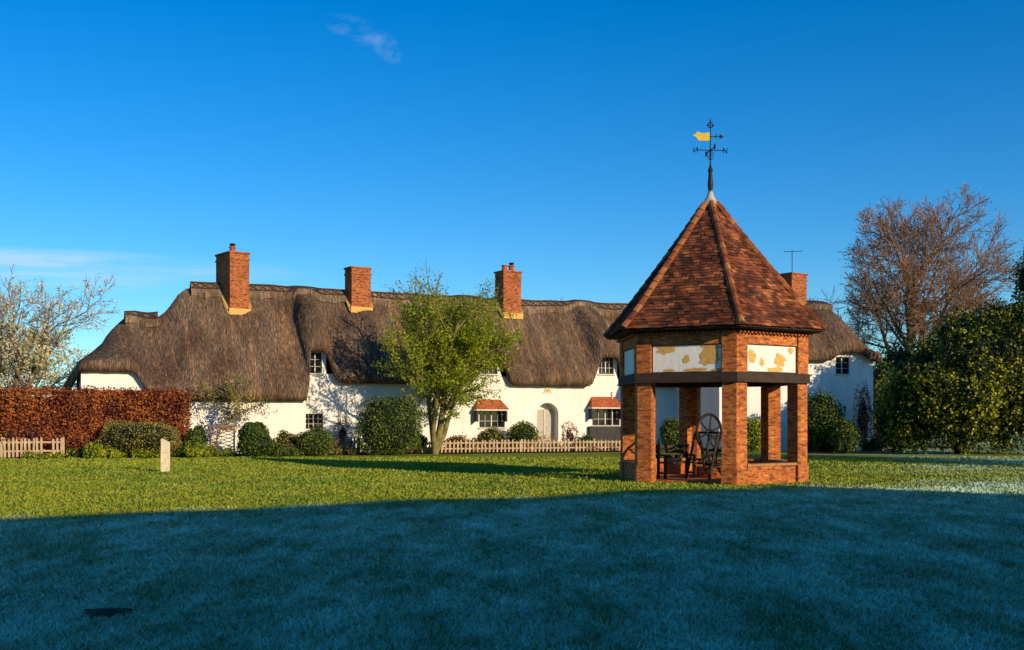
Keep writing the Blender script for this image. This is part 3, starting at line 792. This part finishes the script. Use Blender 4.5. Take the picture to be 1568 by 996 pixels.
for i in (0,1.0): mb.box(A+e*i+Vector((0,0,.65)),.07,.07,1.4,e,n)
for i in range(9):
    z=.1+i*.15
    mb.tube([A+e*0+Vector((0,0,z)),A+e*1.0+Vector((0,0,min(1.3,z+.3)))],.014,4)
    mb.tube([A+e*1.0+n*.02+Vector((0,0,z)),A+e*0+n*.02+Vector((0,0,min(1.3,z+.3)))],.014,4)
for z in (.12,1.3): mb.box(A+e*.5+Vector((0,0,z)),1.0,.04,.06,e,n)
mb.obj('garden_trellis',[M['picketd']])

# ---------------------------------------------------------------- hedge
def hedge(name,A,B,h,th,n,ls,mat,core):
    A=np.array(A,float);B=np.array(B,float); e=(B-A)/np.linalg.norm(B-A); L=np.linalg.norm(B-A); nn=np.array([e[1],-e[0]])
    E=empty(name,(*((A+B)/2),0)); pts=[];nr=[]
    for i in range(n):
        s=rg.uniform(0,L); r=rg.random(); d=abs(rg.normal())*.09
        lump=.30*noise.noise(Vector((s*.7,r*3,1)))+.18*noise.noise(Vector((s*2.0,r*7,5)))
        hh=h+.22*noise.noise(Vector((s*.5,2,2)))+.12*noise.noise(Vector((s*1.9,2,2)))
        endr=.35*max(0,1-(L-s)/.8)**2
        hh-=endr
        if r<.60: z=rg.uniform(.05,hh); t=th/2-d+lump+.04*z-.25*max(0,(z-hh+.35)/.35)**2; nv_=(nn[0],nn[1],.2)
        elif r<.9: z=hh-d+lump*.4+(.16 if rg.random()<.08 else 0); t=rg.uniform(-th/2,th/2); nv_=(0,0,1)
        else: z=rg.uniform(.05,hh); t=rg.uniform(-th/2,th/2); s=rg.choice([0,L])+rg.normal()*.08; nv_=(e[0],e[1],0)
        pts.append((A[0]+e[0]*s+nn[0]*t,A[1]+e[1]*s+nn[1]*t,z)); nr.append(nv_)
    leaves('foliage',pts,ls,M[mat],E,np.array(nr)*.7)
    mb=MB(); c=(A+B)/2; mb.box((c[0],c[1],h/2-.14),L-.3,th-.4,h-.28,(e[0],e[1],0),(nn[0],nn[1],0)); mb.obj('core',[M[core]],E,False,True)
hedge('beech_hedge',(gx(-60,45.6),45.4),(gx(286,47.6),47.6),2.82,1.3,30000,.10,'beech','corer')
def B(name,px,py_top,Y,wpx,n,ls,mat,**kw):
    X=gx(px,Y); rx=wpx/2*Y/F; h=gz(py_top,Y)
    return bush(name,(X,Y),(rx,rx*.85,h/2),n,ls,mat,**kw)
B('box_bush',597,607,48.8,98,9000,.075,'bush',lump=.14,seed=3,shape='box')
B('ivy_bush',388,632,46.6,46,4500,.085,'ivy',lump=.2,seed=5,shape='cone')
B('box_bush',483,655,47.8,56,4000,.07,'bush',lump=.2,seed=6)
B('ivy_bush',395,668,46.3,62,3500,.08,'ivy',lump=.2,seed=15)
B('box_bush',800,645,54.6,48,2500,.08,'bush',lump=.10,seed=8)
B('lavender_bush',213,640,45.6,128,6500,.07,'olive',lump=.25,seed=9)
B('lavender_bush',752,655,53,46,1800,.08,'olive',lump=.25,seed=10)
B('lavender_bush',700,668,52.5,40,1400,.08,'budred',lump=.3,seed=31)
B('box_bush',640,664,50.8,30,1400,.08,'bush',lump=.3,seed=32)
B('box_bush',898,668,55.0,34,1400,.08,'bush',lump=.3,seed=33)
B('rose_bush',872,648,55.2,26,700,.09,'pink',lump=.4,seed=34,corek=.4)
B('rose_bush',524,640,50.4,26,800,.08,'budred',lump=.4,seed=35,corek=.4)
B('ivy_bush',440,660,48.3,40,1600,.08,'olive',lump=.3,seed=36)
B('holly_bush',1258,605,52,74,5000,.10,'ivy',lump=.3,seed=11)
B('rhododendron_bush',1292,645,51,50,3000,.09,'bush',lump=.3,seed=12)
B('climbing_shrub',1322,592,54.9,30,1500,.10,'budred',lump=.4,seed=37,corek=.5)
B('box_bush',1030,640,53.5,40,2500,.08,'bush',lump=.12,seed=13)
B('forsythia_bush',1152,640,53,40,2500,.09,'lime',lump=.25,seed=14)
B('beech_bush',30,645,46.0,110,4000,.09,'beech',core='corer',lump=.35,seed=17)
B('beech_bush',120,655,45.9,50,2200,.09,'beech',core='corer',lump=.35,seed=18)
B('ivy_bush',300,650,46.9,36,1800,.085,'ivy',lump=.3,seed=19)
def border(name,pxs,Y0,Y1,hmax,n,ls,mat,seed):
    rr=random.Random(seed); E=empty(name,(gx(sum(pxs)/2,Y0),(Y0+Y1)/2,0)); pts=[]
    cl=[]
    for k in range(int((pxs[1]-pxs[0])/9)+2):
        f=rr.random(); px=pxs[0]+(pxs[1]-pxs[0])*f; Y=Y0+(Y1-Y0)*f+rr.uniform(-.4,.4); cl.append((gx(px,Y),Y,rr.uniform(.5,1)*hmax,rr.uniform(.18,.4)))
    for i in range(n):
        c=rr.choice(cl); r=c[3]*math.sqrt(rr.random()); a=rr.uniform(0,6.28); z=rr.random()**.7*c[2]*(1-(r/c[3])**2*.6)
        pts.append((c[0]+r*math.cos(a),c[1]+r*math.sin(a),.04+z))
    leaves('foliage',pts,ls,M[mat],E)
border('euphorbia_plants',(130,350),44.6,45.9,.65,9000,.08,'lime',1)
border('herbaceous_plants',(100,460),44.8,47.0,.5,5000,.08,'ivy',2)
border('herbaceous_plants',(400,560),47.5,49.3,.55,3500,.08,'olive',3)
border('heather_plants',(500,960),49.6,54.4,.5,7000,.08,'budred',4)
border('herbaceous_plants',(600,960),50.8,54.8,.5,6000,.08,'bush',5)
border('rose_plants',(700,900),53.8,56,1.1,2500,.09,'budred',7)
border('shrub_border',(1225,1345),52.2,53,1.0,5000,.1,'ivy',8)
border('shrub_border',(1225,1345),52.6,53.5,1.4,2500,.1,'budred',11)
border('daffodil_leaves',(40,110),44.0,44.4,.32,1500,.07,'lime',9)
border('daffodils',(45,105),43.9,44.3,.42,130,.085,'daff',10)

# ---------------------------------------------------------------- trees
Y=50.4; base=(gx(666,Y),Y,0)
cfg=dict(levels=3,n=[8,7,6],t0=[.26,.15,.15],ang=[(35,75),(30,65),(25,60)],ratio=[.50,.55,.55],wig=.11,up=.12,rr=.55,rmin=.010)
e,tips,rr=tree('field_maple_tree',base,[((-.36,.1,1),6.2,.16),((.24,-.1,1),6.2,.17),((.02,.3,1),6.0,.15),((-.14,-.25,1),6.4,.14),((.44,.1,1),5.2,.13)],cfg,23,'barkg','barkg')
pts=[]
for tp,l in tips:
    for k in range(len(tp)-1):
        for j in range(12 if l==3 else 6):
            q=tp[k].lerp(tp[k+1],rr.random()); z=q.z
            pr_=1.0 if z<5.4 else max(.18,1-(z-5.4)/2.4)
            if rr.random()<pr_: pts.append((q.x+rr.gauss(0,.10),q.y+rr.gauss(0,.10),q.z+rr.gauss(0,.10)))
leaves('foliage',pts,.105,M['spring'],e)
Y=76; base=(gx(1396,Y),Y,0)
cfg=dict(levels=5,n=[10,7,5,5,4],t0=[.28,.2,.2,.2,.15],ang=[(35,82),(30,65),(25,60),(25,55),(25,50)],ratio=[.58,.60,.60,.6,.6],wig=.10,up=.06,rr=.5,rmin=.020,twl=3)
e,tips,rr=tree('bare_beech_tree',base,[((-.06,0,1),12.4,.45),((.12,.2,1),11.0,.32)],cfg,4,'bark','twig')
pts=[]
for tp,l in tips:
    if l==5 and rr.random()<.8: q=tp[-1]; pts.append((q.x+rr.gauss(0,.1),q.y+rr.gauss(0,.1),q.z+rr.gauss(0,.1)))
leaves('buds',pts,.11,M['budred'],e)
Y=49; base=(gx(2,Y),Y,0)
cfg=dict(levels=4,n=[6,6,5,4],t0=[.3,.2,.2,.2],ang=[(30,70),(30,65),(30,60),(25,55)],ratio=[.5,.58,.6,.6],wig=.14,up=.09,rr=.55,rmin=.011,twl=3)
e,tips,rr=tree('blossom_tree',base,[((.12,0,1),6.4,.15),((-.35,0,1),6.2,.14),((.34,.1,1),4.6,.12),((-.1,.2,1),6.4,.12)],cfg,8,'bark','twig')
pts=[]
for tp,l in tips:
    for _ in range(7):
        q=tp[-1].lerp(tp[0],rr.random())
        if rr.random()<(.95 if q.z<5.8 else .3): pts.append((q.x+rr.gauss(0,.06),q.y+rr.gauss(0,.06),q.z+rr.gauss(0,.06)))
leaves('blossom',pts,.115,M['bloss'],e)
Y=47.5; base=(gx(328,Y),Y,0)
cfg=dict(levels=3,n=[6,5,4],t0=[.3,.2,.2],ang=[(30,70),(30,60),(30,60)],ratio=[.6,.6,.6],wig=.14,up=.1,rr=.55,rmin=.007)
e,tips,rr=tree('young_pear_tree',base,[((.05,0,1),2.5,.05)],cfg,3,'barkg','barkg')
pts=[(q.x+rr.gauss(0,.07),q.y+rr.gauss(0,.07),q.z+rr.gauss(0,.07)) for tp,l in tips for q in tp for _ in range(6)]
leaves('foliage',pts,.09,M['olive'],e)
Y=75; base=(gx(930,Y),Y,0)
tree('bare_ash_tree',base,[((0,0,1),7.5,.16)],dict(levels=4,n=[6,5,4,4],t0=[.4,.2,.2,.2],ang=[(30,60)]*4,ratio=[.4,.6,.6,.6],wig=.1,up=.1,rr=.55,rmin=.014,twl=3),5,'bark','twig')
tree('bare_beech_tree',(32,25,0),[((0,0,1),9,.4),((.2,.1,1),8,.3)],dict(levels=4,n=[9,6,6,5],t0=[.3,.25,.2,.2],ang=[(28,70),(28,60),(25,55),(25,55)],ratio=[.5,.62,.62,.6],wig=.1,up=.07,rr=.5,rmin=.03,twl=4),14,'bark','twig')
def lobes(name,cs,n,ls,mat,seed):
    rr=random.Random(seed); E=empty(name,(cs[0][0],cs[0][1],0)); pts=[];nr=[]; mb=MB()
    vol=[c[3]*c[4] for c in cs]
    def kk(d,c): return 1+.42*noise.noise(d*2.6+Vector(c[:3]))+.36*noise.noise(d*6.0+Vector(c[:3]))
    for i in range(n):
        c=rr.choices(cs,vol)[0]; d=Vector((rr.gauss(0,1),rr.gauss(0,1),rr.gauss(0,1))).normalized()
        k=kk(d,c)*(1-abs(rr.gauss(0,.09))); 
        if rr.random()<.06: k*=1.10
        p=(c[0]+d.x*c[3]*k,c[1]+d.y*c[3]*k,c[2]+d.z*c[4]*k)
        if p[2]>.03: pts.append(p); nr.append((d.x,d.y,d.z+.2))
    leaves('foliage',pts,ls,M[mat],E,np.array(nr)*.5,.8)
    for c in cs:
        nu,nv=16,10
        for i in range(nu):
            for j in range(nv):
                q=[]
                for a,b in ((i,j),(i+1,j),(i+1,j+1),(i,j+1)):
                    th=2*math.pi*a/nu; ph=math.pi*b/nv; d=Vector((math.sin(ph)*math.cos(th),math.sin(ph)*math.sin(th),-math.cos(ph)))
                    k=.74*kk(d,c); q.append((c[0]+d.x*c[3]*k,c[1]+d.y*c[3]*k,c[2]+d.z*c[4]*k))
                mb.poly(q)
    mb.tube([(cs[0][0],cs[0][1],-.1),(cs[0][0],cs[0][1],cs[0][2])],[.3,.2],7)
    mb.obj('cores_and_trunk',[M['core']],E,True,True)  # solid dark cores added to stop light between leaves, plus the trunk
def C(px,py,Y,rpx,hpx): return (gx(px,Y),Y,gz(py,Y),rpx*Y/F,hpx*Y/F)
lobes('laurel_tree',[C(1470,610,50,72,85),C(1400,628,50.5,48,66),C(1545,590,49.5,62,100),C(1478,528,51,44,50),C(1425,570,50.5,34,40),C(1535,510,50.5,52,48),C(1610,560,49,70,110),C(1372,645,51.5,26,48),C(1505,560,48.8,40,50),C(1440,600,49,36,46),C(1398,585,49.6,22,26),C(1460,555,49.2,26,28),C(1545,545,48.4,30,30),C(1500,610,48.2,30,34)],60000,.13,'laurel',2)
lobes('yew_tree',[C(1610,470,58,52,95),C(1590,430,58,34,50),C(1650,520,58,80,160)],14000,.15,'ivy',3)
lobes('laurel_tree',[C(1350,612,62,28,60),C(1380,585,66,50,60),C(1440,580,68,55,70)],9000,.16,'ivy',4)

# ---------------------------------------------------------------- village house across the green behind the viewer
FH=Fr((27.9,4.6),31.7); vh=empty('village_house',FH.P(-14,0,0))
mb=MB(); L0=-32;L1=0; W=4.8
for t in (-W,W): mb.poly([FH.P(L0,t,0),FH.P(L1,t,0),FH.P(L1,t,5.6),FH.P(L0,t,5.6)])
for s in (L0,L1): mb.poly([FH.P(s,-W,0),FH.P(s,W,0),FH.P(s,W,5.6),FH.P(s,0,9.6),FH.P(s,-W,5.6)])
mb.obj('walls',[M['brickc']],vh)
mb=MB(); n4=80
for t in (-1,1):
    for i in range(n4):
        a=L0-.2+(L1-L0+.4)*i/n4; b=L0-.2+(L1-L0+.4)*(i+1)/n4
        ha=10.0+.35*noise.noise(Vector((a*.35,0,0))); hb_=10.0+.35*noise.noise(Vector((b*.35,0,0)))
        mb.poly([FH.P(a,t*(W+.4),5.3),FH.P(b,t*(W+.4),5.3),FH.P(b,0,hb_),FH.P(a,0,ha)])
mb.obj('roof',[M['hood']],vh)
wn=MB()
f2=Fr((FH.P(0,-W,0).x,FH.P(0,-W,0).y),31.7+180)
for i in range(7): 
    s=28-i*4.2; window(wn,f2,(s-.5,s+.5,1,2.2),.2,2,3)
wn.obj('windows',[M['frame'],M['glassd'],M['dframe']],vh)

# ---------------------------------------------------------------- light
SUN_EL,SUN_T=18.0,45.0
sd=bpy.data.lights.new('sun','SUN'); sd.energy=5.0; sd.angle=math.radians(.5); sd.color=(1,.79,.50)
so=bpy.data.objects.new('sun',sd); so.rotation_euler=(math.radians(90-SUN_EL),0,math.radians(SUN_T)); COL.objects.link(so)
w=bpy.data.worlds.new('World'); sc.world=w; w.use_nodes=True; nt=w.node_tree; nt.nodes.clear()
out=N(nt,'ShaderNodeOutputWorld'); bg=N(nt,'ShaderNodeBackground'); bg.inputs[1].default_value=.14
sky=N(nt,'ShaderNodeTexSky',sky_type='NISHITA'); sky.sun_disc=False; sky.sun_elevation=math.radians(SUN_EL); sky.sun_rotation=math.radians(180-SUN_T)
sky.air_density=1.0; sky.dust_density=.3; sky.ozone_density=3.5; sky.altitude=200
hs=N(nt,'ShaderNodeHueSaturation'); hs.inputs['Saturation'].default_value=1.40; nt.links.new(sky.outputs[0],hs.inputs['Color'])
skyc=mix(nt,hs.outputs[0],(.72,.98,1.12),1.0,'MULTIPLY')
g=tc(nt,'Generated'); sx=N(nt,'ShaderNodeSeparateXYZ'); nt.links.new(g,sx.inputs[0])
def MA(op,a,b=None,c=None,clamp=False): return MAn(nt,op,a,b,c,clamp)
yy=MA('MAXIMUM',sx.outputs[1],.05); U=MA('DIVIDE',sx.outputs[0],yy); W_=MA('DIVIDE',sx.outputs[2],yy)
cb_=N(nt,'ShaderNodeCombineXYZ'); nt.links.new(U,cb_.inputs[0]); nt.links.new(W_,cb_.inputs[1])
def wisp(u0,w0,ru,rw,slope,nscale,thr,amt):
    du=MA('SUBTRACT',U,u0); dw=MA('SUBTRACT',MA('SUBTRACT',W_,w0),MA('MULTIPLY',du,slope))
    d2=MA('ADD',MA('POWER',MA('ABSOLUTE',MA('DIVIDE',du,ru)),2.0),MA('POWER',MA('ABSOLUTE',MA('DIVIDE',dw,rw)),2.0))
    env=MA('SUBTRACT',1.0,d2,clamp=True)
    nn=noisef(nt,mapping(nt,cb_.outputs[0],nscale),1,6,.6)
    k=MA('MULTIPLY',MA('SUBTRACT',nn,thr),3.0,clamp=True)
    return MA('MULTIPLY',MA('MULTIPLY',env,k),amt)
ws=[wisp(-.138,.353,.036,.014,-.30,(32,60,1),.44,.20),wisp(-.115,.339,.016,.014,-.5,(50,70,1),.42,.30),wisp(-.40,.142,.22,.014,-.05,(8,90,1),.34,.6),wisp(-.42,.128,.14,.010,-.06,(10,120,1),.36,.45)]
tot=MA('ADD',MA('ADD',MA('ADD',ws[0],ws[1]),ws[2]),ws[3],clamp=True)
skyc=mix(nt,skyc,(4.9,5.6,6.0),tot)
nt.links.new(skyc,bg.inputs[0]); nt.links.new(bg.outputs[0],out.inputs[0])
cd=bpy.data.cameras.new('camera'); cam=bpy.data.objects.new('camera',cd); COL.objects.link(cam)
cam.location=(0,0,EYE); cam.rotation_euler=(math.radians(90),0,0); cd.sensor_width=36; cd.lens=36*F/1568; cd.shift_y=144/1568
cd.clip_end=8000; cd.clip_start=.1; sc.camera=cam
sc.view_settings.view_transform='Standard'; sc.view_settings.look='None'; sc.view_settings.exposure=0
